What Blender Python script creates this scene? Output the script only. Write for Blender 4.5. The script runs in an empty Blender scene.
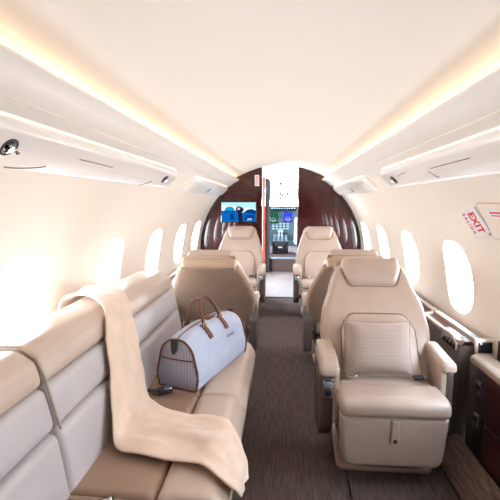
import bpy, bmesh, math, random
from mathutils import Vector, Matrix, noise
random.seed(7)
S = bpy.context.scene
COL = S.collection
PI = math.pi
XC = -0.03           # cabin centre line
RAD, ZC = 1.11, 0.68  # lining circle

# ------------------------------------------------------------------ materials
def mat(name, col, rough=.5, metal=0, coat=0, noise_amt=0, noise_scale=(8, 8, 8), bump=0, bump_scale=400, sheen=0, spec=.5, emit=None, coat_rough=.05):
    m = bpy.data.materials.new(name); m.use_nodes = True
    nt = m.node_tree; b = nt.nodes['Principled BSDF']
    b.inputs['Base Color'].default_value = (*col, 1)
    b.inputs['Roughness'].default_value = rough
    b.inputs['Metallic'].default_value = metal
    b.inputs['Coat Weight'].default_value = coat
    b.inputs['Coat Roughness'].default_value = coat_rough
    b.inputs['Sheen Weight'].default_value = sheen
    b.inputs['Specular IOR Level'].default_value = spec
    tc = nt.nodes.new('ShaderNodeTexCoord')
    if noise_amt:
        mp = nt.nodes.new('ShaderNodeMapping'); mp.inputs['Scale'].default_value = noise_scale
        nt.links.new(tc.outputs['Object'], mp.inputs['Vector'])
        n = nt.nodes.new('ShaderNodeTexNoise'); n.inputs['Scale'].default_value = 1; n.inputs['Detail'].default_value = 4
        nt.links.new(mp.outputs[0], n.inputs['Vector'])
        r = nt.nodes.new('ShaderNodeValToRGB')
        r.color_ramp.elements[0].position = .3; r.color_ramp.elements[1].position = .7
        lo = [max(0, c * (1 - noise_amt)) for c in col]; hi = [min(1, c * (1 + noise_amt)) for c in col]
        r.color_ramp.elements[0].color = (*lo, 1); r.color_ramp.elements[1].color = (*hi, 1)
        nt.links.new(n.outputs['Fac'], r.inputs[0]); nt.links.new(r.outputs[0], b.inputs['Base Color'])
    if bump:
        n2 = nt.nodes.new('ShaderNodeTexNoise'); n2.inputs['Scale'].default_value = bump_scale
        nt.links.new(tc.outputs['Object'], n2.inputs['Vector'])
        bp = nt.nodes.new('ShaderNodeBump'); bp.inputs['Strength'].default_value = bump; bp.inputs['Distance'].default_value = .002
        nt.links.new(n2.outputs['Fac'], bp.inputs['Height']); nt.links.new(bp.outputs[0], b.inputs['Normal'])
    if emit:
        b.inputs['Emission Color'].default_value = (*emit[0], 1); b.inputs['Emission Strength'].default_value = emit[1]
    return m

M = {}
M['lining'] = mat('lining', (.88, .78, .675), .45, bump=.03, bump_scale=300)
M['valance'] = mat('valance', (.86, .80, .735), .4)
M['pod'] = mat('pod_satin', (.84, .79, .745), .28, coat=.3)
M['ceiling'] = mat('ceiling_suede', (.82, .755, .68), .9, bump=.05, bump_scale=250)
M['leather'] = mat('cream_leather', (.49, .375, .305), .34, noise_amt=.04, noise_scale=(9, 9, 9), bump=.12, bump_scale=260)
M['sofa'] = mat('sofa_leather', (.60, .475, .39), .32, noise_amt=.04, noise_scale=(7, 7, 7), bump=.12, bump_scale=260)
M['sofa_seat'] = mat('sofa_seat_leather', (.37, .245, .175), .32, noise_amt=.05, noise_scale=(7, 7, 7), bump=.12, bump_scale=260)
M['sofa_cool_lit'] = mat('sofa_leather_cool_lit', (.57, .53, .54), .32, noise_amt=.04, noise_scale=(7, 7, 7), bump=.12, bump_scale=260)  # same sofa leather, with the cool daylight on the backs put into its colour
M['tan'] = mat('tan_leather', (.44, .305, .22), .34, noise_amt=.05, noise_scale=(6, 6, 6), bump=.1, bump_scale=260)
M['taupe'] = mat('taupe_leather', (.115, .085, .075), .5, bump=.1, bump_scale=260)
M['dark'] = mat('dark_plastic', (.022, .02, .024), .4)
M['seam'] = mat('seam_thread', (.24, .17, .13), .6)
M['piping'] = mat('cream_piping', (.44, .345, .28), .45)
M['chrome'] = mat('chrome', (.85, .85, .87), .12, metal=1)
M['gunmetal'] = mat('gunmetal', (.16, .16, .17), .2, metal=1)
M['satin'] = mat('champagne_metal', (.80, .70, .60), .3, metal=.85)
M['rail'] = mat('rail_leather', (.31, .225, .165), .5)
M['wood'] = mat('mahogany_gloss', (.042, .006, .006), .35, coat=1, noise_amt=.45, noise_scale=(14, 5, 5), coat_rough=.03, spec=.1)
M['wood_edge'] = mat('red_wood_edge', (.55, .06, .02), .3, coat=.6)
M['wood_top'] = mat('mahogany_satin', (.06, .009, .008), .35, noise_amt=.4, noise_scale=(14, 5, 5), spec=.25)
M['white'] = mat('white_plastic', (.85, .85, .85), .4)
M['red'] = mat('red_ink', (.75, .01, .03), .5)
M['blanket'] = mat('peach_blanket', (.82, .63, .50), .95, noise_amt=.07, noise_scale=(14, 14, 14), bump=.35, bump_scale=320, sheen=.6)
M['canvas'] = mat('pale_blue_canvas', (.54, .60, .77), .8, noise_amt=.04, noise_scale=(30, 30, 30), bump=.1, bump_scale=500)
M['brown'] = mat('brown_bag_leather', (.17, .055, .032), .45)
M['thread'] = mat('mauve_thread', (.30, .17, .22), .7)
M['brass'] = mat('brass', (.75, .55, .28), .3, metal=1)
M['black_glass'] = mat('black_glass', (.01, .012, .016), .08, coat=1)
M['grey'] = mat('cockpit_grey', (.028, .058, .075), .6)
M['shield'] = mat('black_glareshield', (.008, .012, .014), .9, spec=.1)
M['cock_lin'] = mat('cockpit_lining', (.84, .86, .87), .6)
M['fleece'] = mat('sheepskin', (.62, .58, .54), .95, bump=.6, bump_scale=120)
M['sill'] = mat('metal_sill', (.30, .42, .52), .35, metal=.5)
M['riser'] = mat('brown_riser', (.075, .042, .036), .8)
M['vfloor'] = mat('vestibule_floor', (.27, .225, .21), .3, noise_amt=.12, noise_scale=(30, 3, 1), coat=.3)
M['belt'] = mat('belt_webbing', (.36, .29, .25), .7)
M['galley'] = M['wood']

def striped(name, c1, c2, scale, axis, rough=.8):
    m = mat(name, c1, rough); nt = m.node_tree; b = nt.nodes['Principled BSDF']
    tc = nt.nodes.new('ShaderNodeTexCoord'); w = nt.nodes.new('ShaderNodeTexWave')
    w.wave_type = 'BANDS'; w.bands_direction = axis; w.inputs['Scale'].default_value = scale
    r = nt.nodes.new('ShaderNodeValToRGB'); r.color_ramp.elements[0].color = (*c1, 1); r.color_ramp.elements[1].color = (*c2, 1)
    r.color_ramp.elements[0].position = .35; r.color_ramp.elements[1].position = .65
    nt.links.new(tc.outputs['Object'], w.inputs['Vector']); nt.links.new(w.outputs['Fac'], r.inputs[0]); nt.links.new(r.outputs[0], b.inputs['Base Color'])
    return m
M['stripe'] = striped('blue_ticking', (.50, .52, .64), (.20, .21, .30), 46, 'Y')

def carpet(name, ca, cb, sx):
    m = mat(name, ca, .95, spec=.2); nt = m.node_tree; b = nt.nodes['Principled BSDF']
    tc = nt.nodes.new('ShaderNodeTexCoord')
    mp = nt.nodes.new('ShaderNodeMapping'); mp.inputs['Scale'].default_value = (sx, 7, sx)
    n = nt.nodes.new('ShaderNodeTexNoise'); n.inputs['Scale'].default_value = 1; n.inputs['Detail'].default_value = 5; n.inputs['Roughness'].default_value = .75
    r = nt.nodes.new('ShaderNodeValToRGB'); r.color_ramp.elements[0].color = (*ca, 1); r.color_ramp.elements[1].color = (*cb, 1)
    r.color_ramp.elements[0].position = .35; r.color_ramp.elements[1].position = .68
    nt.links.new(tc.outputs['Object'], mp.inputs[0]); nt.links.new(mp.outputs[0], n.inputs['Vector'])
    nt.links.new(n.outputs['Fac'], r.inputs[0]); nt.links.new(r.outputs[0], b.inputs['Base Color'])
    bp = nt.nodes.new('ShaderNodeBump'); bp.inputs['Strength'].default_value = .5; bp.inputs['Distance'].default_value = .004
    nt.links.new(n.outputs['Fac'], bp.inputs['Height']); nt.links.new(bp.outputs[0], b.inputs['Normal'])
    return m
M['carpet'] = carpet('streaked_carpet', (.056, .037, .032), (.140, .097, .083), 110)
M['carpet2'] = carpet('step_carpet', (.10, .068, .055), (.27, .195, .16), 95)

def weave():
    m = mat('pillow_weave', (.55, .44, .38), .85, sheen=.2); nt = m.node_tree; b = nt.nodes['Principled BSDF']
    tc = nt.nodes.new('ShaderNodeTexCoord'); mp = nt.nodes.new('ShaderNodeMapping')
    mp.inputs['Rotation'].default_value = (0, PI / 4, 0); mp.inputs['Scale'].default_value = (85, 85, 85)
    c = nt.nodes.new('ShaderNodeTexChecker'); c.inputs['Scale'].default_value = 1
    c.inputs['Color1'].default_value = (.42, .325, .28, 1); c.inputs['Color2'].default_value = (.38, .29, .25, 1)
    nt.links.new(tc.outputs['Object'], mp.inputs[0]); nt.links.new(mp.outputs[0], c.inputs['Vector']); nt.links.new(c.outputs['Color'], b.inputs['Base Color'])
    return m
M['pillow'] = weave()

def emitter(name, col, strength):
    m = bpy.data.materials.new(name); m.use_nodes = True; nt = m.node_tree
    nt.nodes.remove(nt.nodes['Principled BSDF'])
    e = nt.nodes.new('ShaderNodeEmission'); e.inputs[0].default_value = (*col, 1); e.inputs[1].default_value = strength
    nt.links.new(e.outputs[0], nt.nodes['Material Output'].inputs[0]); return m
M['cove'] = emitter('cove_led', (1, .68, .38), 2.0)
M['slot'] = emitter('slot_led', (1, .80, .58), .8)
M['lamp'] = emitter('lamp_lens', (1, .93, .8), 3)
M['dome'] = emitter('fill_dome_lens', (1, .97, .93), 9)

def glass():
    m = bpy.data.materials.new('clear_pane'); m.use_nodes = True; nt = m.node_tree
    nt.nodes.remove(nt.nodes['Principled BSDF'])
    t = nt.nodes.new('ShaderNodeBsdfTransparent'); t.inputs[0].default_value = (.97, .98, 1, 1)
    g = nt.nodes.new('ShaderNodeBsdfGlossy'); g.inputs['Roughness'].default_value = .02
    x = nt.nodes.new('ShaderNodeMixShader'); x.inputs[0].default_value = .05
    nt.links.new(t.outputs[0], x.inputs[1]); nt.links.new(g.outputs[0], x.inputs[2]); nt.links.new(x.outputs[0], nt.nodes['Material Output'].inputs[0])
    return m
M['glass'] = glass()

# ------------------------------------------------------------------ object helpers
def link(name, bm, m, parent=None, smooth=True, angle=40):
    me = bpy.data.meshes.new(name); bmesh.ops.recalc_face_normals(bm, faces=bm.faces[:])
    bm.to_mesh(me); bm.free()
    for mm in (m if isinstance(m, (list, tuple)) else [m]): me.materials.append(mm)
    if smooth:
        me.shade_smooth(); me.set_sharp_from_angle(angle=math.radians(angle))
    o = bpy.data.objects.new(name, me); COL.objects.link(o)
    if parent: o.parent = parent
    return o
def tag(o, label=None, cat=None, group=None, kind=None):
    if label: o['label'] = label
    if cat: o['category'] = cat
    if group: o['group'] = group
    if kind: o['kind'] = kind
    return o
def thing(name, label, cat, loc=(0, 0, 0), rz=0, group=None):
    o = bpy.data.objects.new(name, None); COL.objects.link(o); o.empty_display_size = .1
    o.location = loc; o.rotation_euler = (0, 0, rz)
    return tag(o, label, cat, group)
def struct(name, bm, m, parent=None, **k):
    o = link(name, bm, m, parent, **k)
    if not parent: o['kind'] = 'structure'
    return o
B = bmesh.new

def rpoly(pts, rad, seg=6):
    """round the corners of a polygon; rad a number or a list"""
    out = []; n = len(pts)
    for i in range(n):
        p = Vector(pts[i]); a = Vector(pts[i - 1]); c = Vector(pts[(i + 1) % n])
        r = rad[i] if isinstance(rad, (list, tuple)) else rad
        u = (a - p); v = (c - p); lu, lv = u.length, v.length; u /= lu; v /= lv
        ang = math.acos(max(-1, min(1, u.dot(v))))
        if r <= 0 or ang > 3.1: out.append(tuple(p)); continue
        d = min(r / math.tan(ang / 2), lu * .48, lv * .48)
        p0 = p + u * d; p1 = p + v * d
        for k in range(seg + 1):
            t = k / seg
            q = p0 * (1 - t) ** 2 + p * (2 * t * (1 - t)) + p1 * t * t
            out.append(tuple(q))
    return out
def resample(pts, step):
    out = []; n = len(pts)
    for i in range(n):
        a = Vector(pts[i]); b = Vector(pts[(i + 1) % n]); L = (b - a).length
        if L < 1e-6: continue
        k = max(1, int(round(L / step)))
        for j in range(k): out.append(tuple(a + (b - a) * (j / k)))
    return out
def inset(pts, d):
    n = len(pts); out = []
    for i in range(n):
        p = Vector(pts[i]); e0 = p - Vector(pts[i - 1]); e1 = Vector(pts[(i + 1) % n]) - p
        n0 = Vector((-e0.y, e0.x)).normalized(); n1 = Vector((-e1.y, e1.x)).normalized()
        m = n0 + n1
        if m.length < 1e-6: m = n0
        m.normalize(); c = max(.6, m.dot(n0))
        out.append(tuple(p + m * (d / c)))
    return out
def area2(pts): return sum(pts[i - 1][0] * pts[i][1] - pts[i][0] * pts[i - 1][1] for i in range(len(pts)))
def pad(bm, outline, t0, t1, r=.02, crown=0, fn=None, both=True, step=.05, rings=4, seg=4, mi=0):
    """cushion: outline (u,v) extruded from t0 to t1 with rounded rims and a crowned face; fn(u,v,t)->xyz"""
    fn = fn or (lambda u, v, t: (u, v, t))
    pts = resample(outline, step)
    if area2(pts) < 0: pts = pts[::-1]
    r = min(r, abs(t1 - t0) * (.5 if both else 1))
    sg = 1 if t1 > t0 else -1
    def cap(base, d):
        L = []
        for k in range(1, seg + 1):
            a = k / seg * PI / 2
            L.append((inset(pts, r * (1 - math.cos(a))), base - d * r * (1 - math.sin(a))))
        inner = L[-1][0]
        cx = sum(p[0] for p in inner) / len(inner); cy = sum(p[1] for p in inner) / len(inner)
        for k in range(1, rings + 1):
            s = 1 - k / (rings + .6)
            L.append(([(cx + (p[0] - cx) * s, cy + (p[1] - cy) * s) for p in inner], base + d * crown * (1 - s * s)))
        return L
    front = [(pts, t1 - sg * r)] + cap(t1, sg)
    back = ([(pts, t0 + sg * r)] + cap(t0, -sg)) if both else [(pts, t0)]
    seq = back[::-1] + front
    vs = [[bm.verts.new(fn(p[0], p[1], t)) for p in ring] for ring, t in seq]
    n = len(pts)
    for a, b in zip(vs, vs[1:]):
        for i in range(n):
            f = bm.faces.new((a[i - 1], a[i], b[i], b[i - 1])); f.material_index = mi
    for e in (vs[0], vs[-1]):
        f = bm.faces.new(e); f.material_index = mi
def box(bm, c, s, r=.0, seg=2, rot=None, mi=0):
    t = bmesh.new(); bmesh.ops.create_cube(t, size=1)
    for v in t.verts: v.co = Vector((v.co.x * s[0], v.co.y * s[1], v.co.z * s[2]))
    if r > 0: bmesh.ops.bevel(t, geom=t.edges[:], offset=min(r, min(s) * .45), segments=seg, affect='EDGES', profile=.5)
    mt = Matrix.Translation(c) @ (rot.to_4x4() if rot else Matrix())
    join(bm, t, mt, mi)
def join(bm, t, mt=None, mi=0):
    mp = {}
    for v in t.verts: mp[v] = bm.verts.new(mt @ v.co if mt else v.co)
    for f in t.faces:
        try:
            g = bm.faces.new([mp[v] for v in f.verts]); g.material_index = mi
        except ValueError: pass
    t.free()
def tube(bm, pts, r, seg=8, closed=False, flat=1.0, mi=0):
    P = [Vector(p) for p in pts]; n = len(P); rings = []
    up = Vector((0, 0, 1))
    for i in range(n):
        if closed: d = P[(i + 1) % n] - P[i - 1]
        else: d = P[min(i + 1, n - 1)] - P[max(i - 1, 0)]
        d.normalize()
        s = d.cross(up)
        if s.length < .05: s = d.cross(Vector((0, 1, 0)))
        s.normalize(); w = s.cross(d).normalized()
        rr = r[i] if isinstance(r, (list, tuple)) else r
        rings.append([bm.verts.new(P[i] + s * (rr * math.cos(2 * PI * k / seg)) + w * (rr * flat * math.sin(2 * PI * k / seg))) for k in range(seg)])
    L = list(zip(rings, rings[1:])) + ([(rings[-1], rings[0])] if closed else [])
    for a, b in L:
        for k in range(seg):
            f = bm.faces.new((a[k - 1], a[k], b[k], b[k - 1])); f.material_index = mi
    if not closed:
        for e in (rings[0], rings[-1]):
            f = bm.faces.new(e); f.material_index = mi
def lathe(bm, prof, seg=20, mt=None, mi=0):
    t = bmesh.new(); rings = []
    for r, z in prof:
        rings.append([t.verts.new((max(r, 1e-4) * math.cos(2 * PI * k / seg), max(r, 1e-4) * math.sin(2 * PI * k / seg), z)) for k in range(seg)])
    for a, b in zip(rings, rings[1:]):
        for k in range(seg): t.faces.new((a[k - 1], a[k], b[k], b[k - 1]))
    t.faces.new(rings[0]); t.faces.new(rings[-1])
    join(bm, t, mt, mi)
def loft(bm, rows, mi=0, close=False):
    vs = [[bm.verts.new(p) for p in r] for r in rows]
    for a, b in zip(vs, vs[1:]):
        for i in range(len(a) - (0 if close else 1)):
            j = (i + 1) % len(a)
            f = bm.faces.new((a[i], a[j], b[j], b[i])); f.material_index = mi
    return vs
def prism(bm, pts, d, fn=None, mi=0):
    """flat polygon (u,v) extruded 0..d"""
    fn = fn or (lambda u, v, t: (u, v, t))
    a = [bm.verts.new(fn(p[0], p[1], 0)) for p in pts]; b = [bm.verts.new(fn(p[0], p[1], d)) for p in pts]
    n = len(pts)
    for i in range(n): bm.faces.new((a[i - 1], a[i], b[i], b[i - 1])).material_index = mi
    bm.faces.new(a[::-1]).material_index = mi; bm.faces.new(b).material_index = mi
def interp(xs, ys, x):
    if x <= xs[0]: return ys[0]
    for i in range(1, len(xs)):
        if x <= xs[i]:
            t = (x - xs[i - 1]) / (xs[i] - xs[i - 1]); t = t * t * (3 - 2 * t) * .5 + t * .5
            return ys[i - 1] + (ys[i] - ys[i - 1]) * t
    return ys[-1]
def text_obj(name, body, size, mt, m, parent=None, depth=.0008, bold=0, sx=1):
    c = bpy.data.curves.new(name, 'FONT'); c.body = body; c.size = size; c.extrude = depth; c.offset = bold
    c.align_x = 'CENTER'; c.align_y = 'CENTER'
    tmp = bpy.data.objects.new(name, c); COL.objects.link(tmp)
    dg = bpy.context.evaluated_depsgraph_get()
    me = bpy.data.meshes.new_from_object(tmp.evaluated_get(dg)); bpy.data.objects.remove(tmp); me.name = name
    me.transform(mt @ Matrix.Diagonal((sx, 1, 1, 1))); me.materials.clear(); me.materials.append(m)
    o = bpy.data.objects.new(name, me); COL.objects.link(o)
    if parent: o.parent = parent
    return o

# ------------------------------------------------------------------ camera
F = 400.0; VP = (282.0, 204.0)
fc = Vector(((VP[0] - 250) / F, (250 - VP[1]) / F, -1)).normalized()
ya = math.asin(fc[0]); cp = -fc[2] / math.cos(ya); sp = fc[1] / math.cos(ya)
fwd = Vector((-math.sin(ya) * cp, math.cos(ya) * cp, -sp)); rt = Vector((math.cos(ya), math.sin(ya), 0)); bk = -fwd; upv = bk.cross(rt)
cam = bpy.data.objects.new('camera', bpy.data.cameras.new('camera')); COL.objects.link(cam); S.camera = cam
cam.matrix_world = Matrix(((rt.x, upv.x, bk.x, 0), (rt.y, upv.y, bk.y, 0), (rt.z, upv.z, bk.z, 1.30), (0, 0, 0, 1)))
cam.data.sensor_width = 36; cam.data.lens = F / 500 * 36; cam.data.clip_start = .02

# ------------------------------------------------------------------ cabin lining
Y0, Y1 = -.42, 5.55
def wallp(sgn, y, s, off=0):
    """point on the lining: s arc length above the circle's equator, off inward"""
    ph = s / RAD; r = RAD - off
    return Vector((XC + sgn * r * math.cos(ph), y, ZC + r * math.sin(ph)))
S_LOW, S_W0, S_W1 = -.28, -.12, .50
PH_TOP = math.acos(.735 / RAD); S_TOP = RAD * PH_TOP
HALF = [(.735, ZC + RAD * math.sin(PH_TOP)), (.725, 1.520), (.712, 1.532), (.660, 1.562), (.655, 1.572), (.600, 1.602), (.572, 1.617), (.562, 1.630), (.564, 1.637), (.572, 1.636), (.58, 1.622), (.642, 1.620), (.648, 1.632), (.645, 1.646)]
CEIL = [(.645, 1.646), (.60, 1.667), (.52, 1.704), (.42, 1.746), (.30, 1.788), (.15, 1.817), (0, 1.825)]
LEFT_Y = [.67, 1.565, 2.51, 3.41, 4.30, 5.13]
RIGHT_Y = [.69, 1.58, 2.47, 3.36, 4.25, 5.12]
WA, WB, WS = .182, .222, .190   # window half width, half height, centre arc
def sup(a, k, n, e=2.7):
    t = 2 * PI * k / n; c, s = math.cos(t), math.sin(t)
    return (math.copysign(abs(c) ** (2 / e), c), math.copysign(abs(s) ** (2 / e), s))
wn = 0
def make_wall(sgn, ys, name):
    global wn
    bm = B()
    cuts = [Y0] + [(a + b) / 2 for a, b in zip(ys, ys[1:])] + [Y1]
    N = 48
    for i, yc in enumerate(ys):
        ya_, yb_ = cuts[i], cuts[i + 1]
        inner, outer = [], []
        for k in range(N):
            u, v = sup(1, k, N)
            inner.append((yc + WA * u, WS + WB * v))
            # project direction onto rectangle
            t = 2 * PI * k / N; c, s_ = math.cos(t), math.sin(t)
            hx = (yb_ - yc) if c > 0 else (yc - ya_); hy = (S_W1 - WS) if s_ > 0 else (WS - S_W0)
            m_ = max(abs(c), abs(s_)); outer.append((yc + hx * c / m_, WS + hy * s_ / m_))
        rows = []
        for q in (0, .04, .1, .3, .6, 1):
            rows.append([wallp(sgn, a[0] + (b[0] - a[0]) * q, a[1] + (b[1] - a[1]) * q) for a, b in zip(inner, outer)])
        loft(bm, rows, close=True)
        # below and above strips
        for s0, s1, k in ((S_LOW, S_W0, 5), (S_W1, S_TOP, 6)):
            loft(bm, [[wallp(sgn, y, s0 + (s1 - s0) * j / k) for j in range(k + 1)] for y in (ya_, (ya_ + yb_) / 2, yb_)])
        xl = wallp(sgn, 0, S_LOW)
        loft(bm, [[(xl.x, y, z) for z in (-.02, .15, .3, xl.z)] for y in (ya_, (ya_ + yb_) / 2, yb_)])
        # the window of this bay
        wn += 1
        wb = B(); rings = []
        for sc_, off in ((1.0, 0.0), (1.0, -.001), (.985, -.006), (.965, -.010), (.93, -.026), (.91, -.032)):
            rings.append([wallp(sgn, yc + WA * sc_ * sup(1, k, N)[0], WS + WB * sc_ * sup(1, k, N)[1], off) for k in range(N)])
        loft(wb, rings, close=True)
        w = struct('window_%d' % wn, wb, M['white'])
        pb = B(); pb.faces.new([pb.verts.new(wallp(sgn, yc + WA * .93 * sup(1, k, N)[0], WS + WB * .93 * sup(1, k, N)[1], -.027)) for k in range(N)])
        link('pane', pb, M['glass'], w)
    loft(bm, [[Vector((XC + sgn * p[0], y, p[1])) for p in HALF] for y in (Y0, .6, 1.5, 3, 4.5, Y1)], mi=1)
    bmesh.ops.remove_doubles(bm, verts=bm.verts[:], dist=.0005)
    return struct(name, bm, [M['lining'], M['valance']], angle=35)
make_wall(-1, LEFT_Y, 'wall_left'); make_wall(1, RIGHT_Y, 'wall_right')
bm = B()
prof = [(-p[0], p[1]) for p in CEIL] + [(p[0], p[1]) for p in CEIL[::-1][1:]]
loft(bm, [[Vector((XC + p[0], y, p[1])) for p in prof] for y in (Y0, 1, 3, Y1)])
struct('ceiling', bm, M['ceiling'])
bm = B(); box(bm, (XC, (Y0 + 5.5) / 2, -.03), (2.1, 5.5 - Y0, .06)); struct('floor', bm, M['carpet'], smooth=False)
# aft bulkhead behind the camera
def half_outline(off=0):
    """right half outline from floor up to the ceiling crown (relative to XC)"""
    L = []
    for k in range(13):
        s = S_LOW + (S_TOP - S_LOW) * k / 12; ph = s / RAD
        L.append(((RAD - off) * math.cos(ph), ZC + (RAD - off) * math.sin(ph)))
    L += [(.68, 1.575), (.66, 1.62)] + CEIL[:]
    return L
ho = half_outline()
full = [(XC - p[0], p[1]) for p in ho] + [(XC + p[0], p[1]) for p in ho[::-1][1:]]
bm = B(); prism(bm, [(full[0][0], 0)] + full + [(full[-1][0], 0)], .05, lambda u, v, t: (u, Y0 - t, v)); struct('wall_back', bm, M['wood'], smooth=False)

# cove lights (a strip in each trough)
for sgn, side in ((-1, 'left'), (1, 'right')):
    bm = B()
    loft(bm, [[(XC + sgn * .588, y, 1.6235), (XC + sgn * .622, y, 1.6255)] for y in (Y0 + .02, Y1 - .02)])
    tag(link('cove_light', bm, M['cove']), 'warm light strip glowing in the ceiling cove on the %s side' % side, 'strip light', None)
# grooves along the valance
for sgn, side in ((-1, 'left'), (1, 'right')):
    bm = B(); tube(bm, [(XC + sgn * .6575, y, 1.5665) for y in (Y0, 1, 3, Y1)], .0035, 6)
    struct('trim_%d' % (1 if sgn < 0 else 2), bm, M['valance'])

# ------------------------------------------------------------------ overhead service panels
def pod(sgn, ya_, yb_, label, lights, vents):
    t = thing('overhead_console', label, 'overhead console', wallp(sgn, (ya_ + yb_) / 2, .85), 0)
    o = t.location.copy()
    sa, sb = RAD * math.asin((1.415 - ZC) / RAD), RAD * math.acos(.705 / RAD)
    fnw = lambda u, v, tt: wallp(sgn, u, v, tt) - o
    ol = rpoly([(ya_, sa), (yb_, sa + .02), (yb_ + .02, sb - .02), (yb_ - .05, sb), (ya_ + .05, sb), (ya_ - .02, sb - .02)], [.08, .09, .08, .08, .08, .08])
    bm = B(); pad(bm, ol, -.01, .042, r=.03, crown=.008, fn=fnw, both=False, step=.06, rings=3); link('panel_shell', bm, M['pod'], t)
    bm = B()   # glowing slot along the upper edge
    n = 30; rows = []
    for k in range(n + 1):
        y = ya_ + .06 + (yb_ - ya_ - .12) * k / n
        rows.append([fnw(y, sb - .002, .004), fnw(y, sb + .004, .005), fnw(y, sb + .007, .001)])
    loft(bm, rows); tag(link('light_slot', bm, M['slot'], t), 'warm glowing slot')
    sm = (sa + sb) / 2
    def frame(y, s):
        p = fnw(y, s, .046); q = fnw(y, s, .1); z = (q - p).normalized(); x = Vector((0, 1, 0)); yv = z.cross(x)
        return Matrix(((x.x, yv.x, z.x, p.x), (x.y, yv.y, z.y, p.y), (x.z, yv.z, z.z, p.z), (0, 0, 0, 1)))
    for y, ds in lights:
        mt = frame(y, sm + ds) @ Matrix.Scale(.82, 4)
        bm = B(); lathe(bm, [(.026, -.004), (.036, -.002), (.038, .003), (.034, .007), (.028, .006), (.026, 0)], 20, mt)
        rl = link('reading_light', bm, M['dark'], t)
        bm = B(); lathe(bm, [(.025, 0), (.024, .008), (.02, .014), (.013, .018), (.012, .016)], 16, mt); link('swivel_ball', bm, M['gunmetal'], rl)
        bm = B(); lathe(bm, [(.0115, .0165), (.001, .0175)], 12, mt); link('lens', bm, M['lamp'], rl)
        bm = B(); m2 = mt @ Matrix.Translation((.055, -.012, 0)); lathe(bm, [(.012, -.003), (.014, .004), (.011, .008), (.006, .005)], 14, m2); link('air_vent', bm, M['chrome'], t)
    for y0, y1, ds0, ds1 in vents:
        bm = B(); tube(bm, [fnw(y0 + (y1 - y0) * k / 8, sm + ds0 + (ds1 - ds0) * (k / 8) ** 2, .0485) for k in range(9)], .0022, 6)
        link('seam_line', bm, M['seam'], t)
    return t
pod(-1, -.38, 2.80, 'long ivory overhead console with dark reading lights above the sofa', [(1.075, .018), (2.56, .02), (-.2, 0)], [(1.45, 1.75, .03, .025), (1.12, 1.30, -.055, -.03), (2.22, 2.36, -.05, -.015)])
pod(-1, 3.38, 5.38, 'short ivory overhead console above the left seats nearest the screen', [(4.2, 0)], [])
pod(1, -.38, 2.86, 'long ivory overhead console above the near right armchair', [(2.62, .01), (.9, 0)], [(1.55, 1.95, .035, .03), (2.3, 2.46, .045, .03), (1.95, 2.0, -.03, .02)])
pod(1, 3.40, 5.38, 'short ivory overhead console above the far right seats', [(4.2, 0)], [])

# ------------------------------------------------------------------ forward bulkhead, screen, vestibule
def bulk(sgn, xi, name):
    pts = []
    for p in ho:
        if p[0] > abs(xi - XC) + .02: pts.append((XC + sgn * p[0], p[1]))
    zt = interp([0, .15, .30, .42, .52, .60], [1.825, 1.817, 1.788, 1.746, 1.704, 1.667], abs(xi - XC))
    pts = [(pts[0][0], 0)] + pts + [(xi, zt), (xi, 0)]
    bm = B(); prism(bm, pts, .05, lambda u, v, t: (u, Y1 + t, v))
    return struct(name, bm, M['wood'], smooth=False)
bulk(-1, -.275, 'wall_front_left'); bulk(1, .222, 'wall_front_right')
for sgn, i in ((-1, 3), (1, 4)):
    bm = B(); tube(bm, [(XC + sgn * (p[0] - .006), Y1 - .006, p[1] - .006) for p in half_outline(.0)[:14] ], .013, 6)
    struct('trim_%d' % i, bm, M['dark'])
# sliding door leaves seen edge on
dr = thing('door_leaf', 'dark edge of the sliding door with a red wood strip left of the opening', 'door', (-.305, 7.55, 0))
bm = B(); box(bm, (-.030, -.035, .90), (.045, .05, 1.78), .004); tag(link('edge_strip', bm, M['wood_edge'], dr), 'red wood edge strip')
bm = B(); prism(bm, rpoly([(-.005, 0), (.075, 0), (.085, 1.74), (-.005, 1.79)], [0, 0, .06, .02]), .035, lambda u, v, t: (u, t, v)); link('leaf_edge', bm, M['dark'], dr)
for z, h in ((.98, .12), (.55, .05)):
    bm = B(); box(bm, (.082, .017, z), (.012, .02, h), .004); link('latch', bm, M['chrome'], dr)
dr = thing('door_leaf', 'dark wood edge of the sliding door right of the opening', 'door', (.305, 7.60, 0))
bm = B(); box(bm, (0, 0, .86), (.035, .05, 1.72), .006); link('leaf_edge', bm, M['wood'], dr)
bm = B(); box(bm, (-.02, 0, .95), (.01, .02, .10), .003); link('latch', bm, M['chrome'], dr)
bm = B(); box(bm, (XC, 5.5, .004), (2.0, .05, .012), .002); struct('trim_5', bm, M['dark'])

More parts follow.
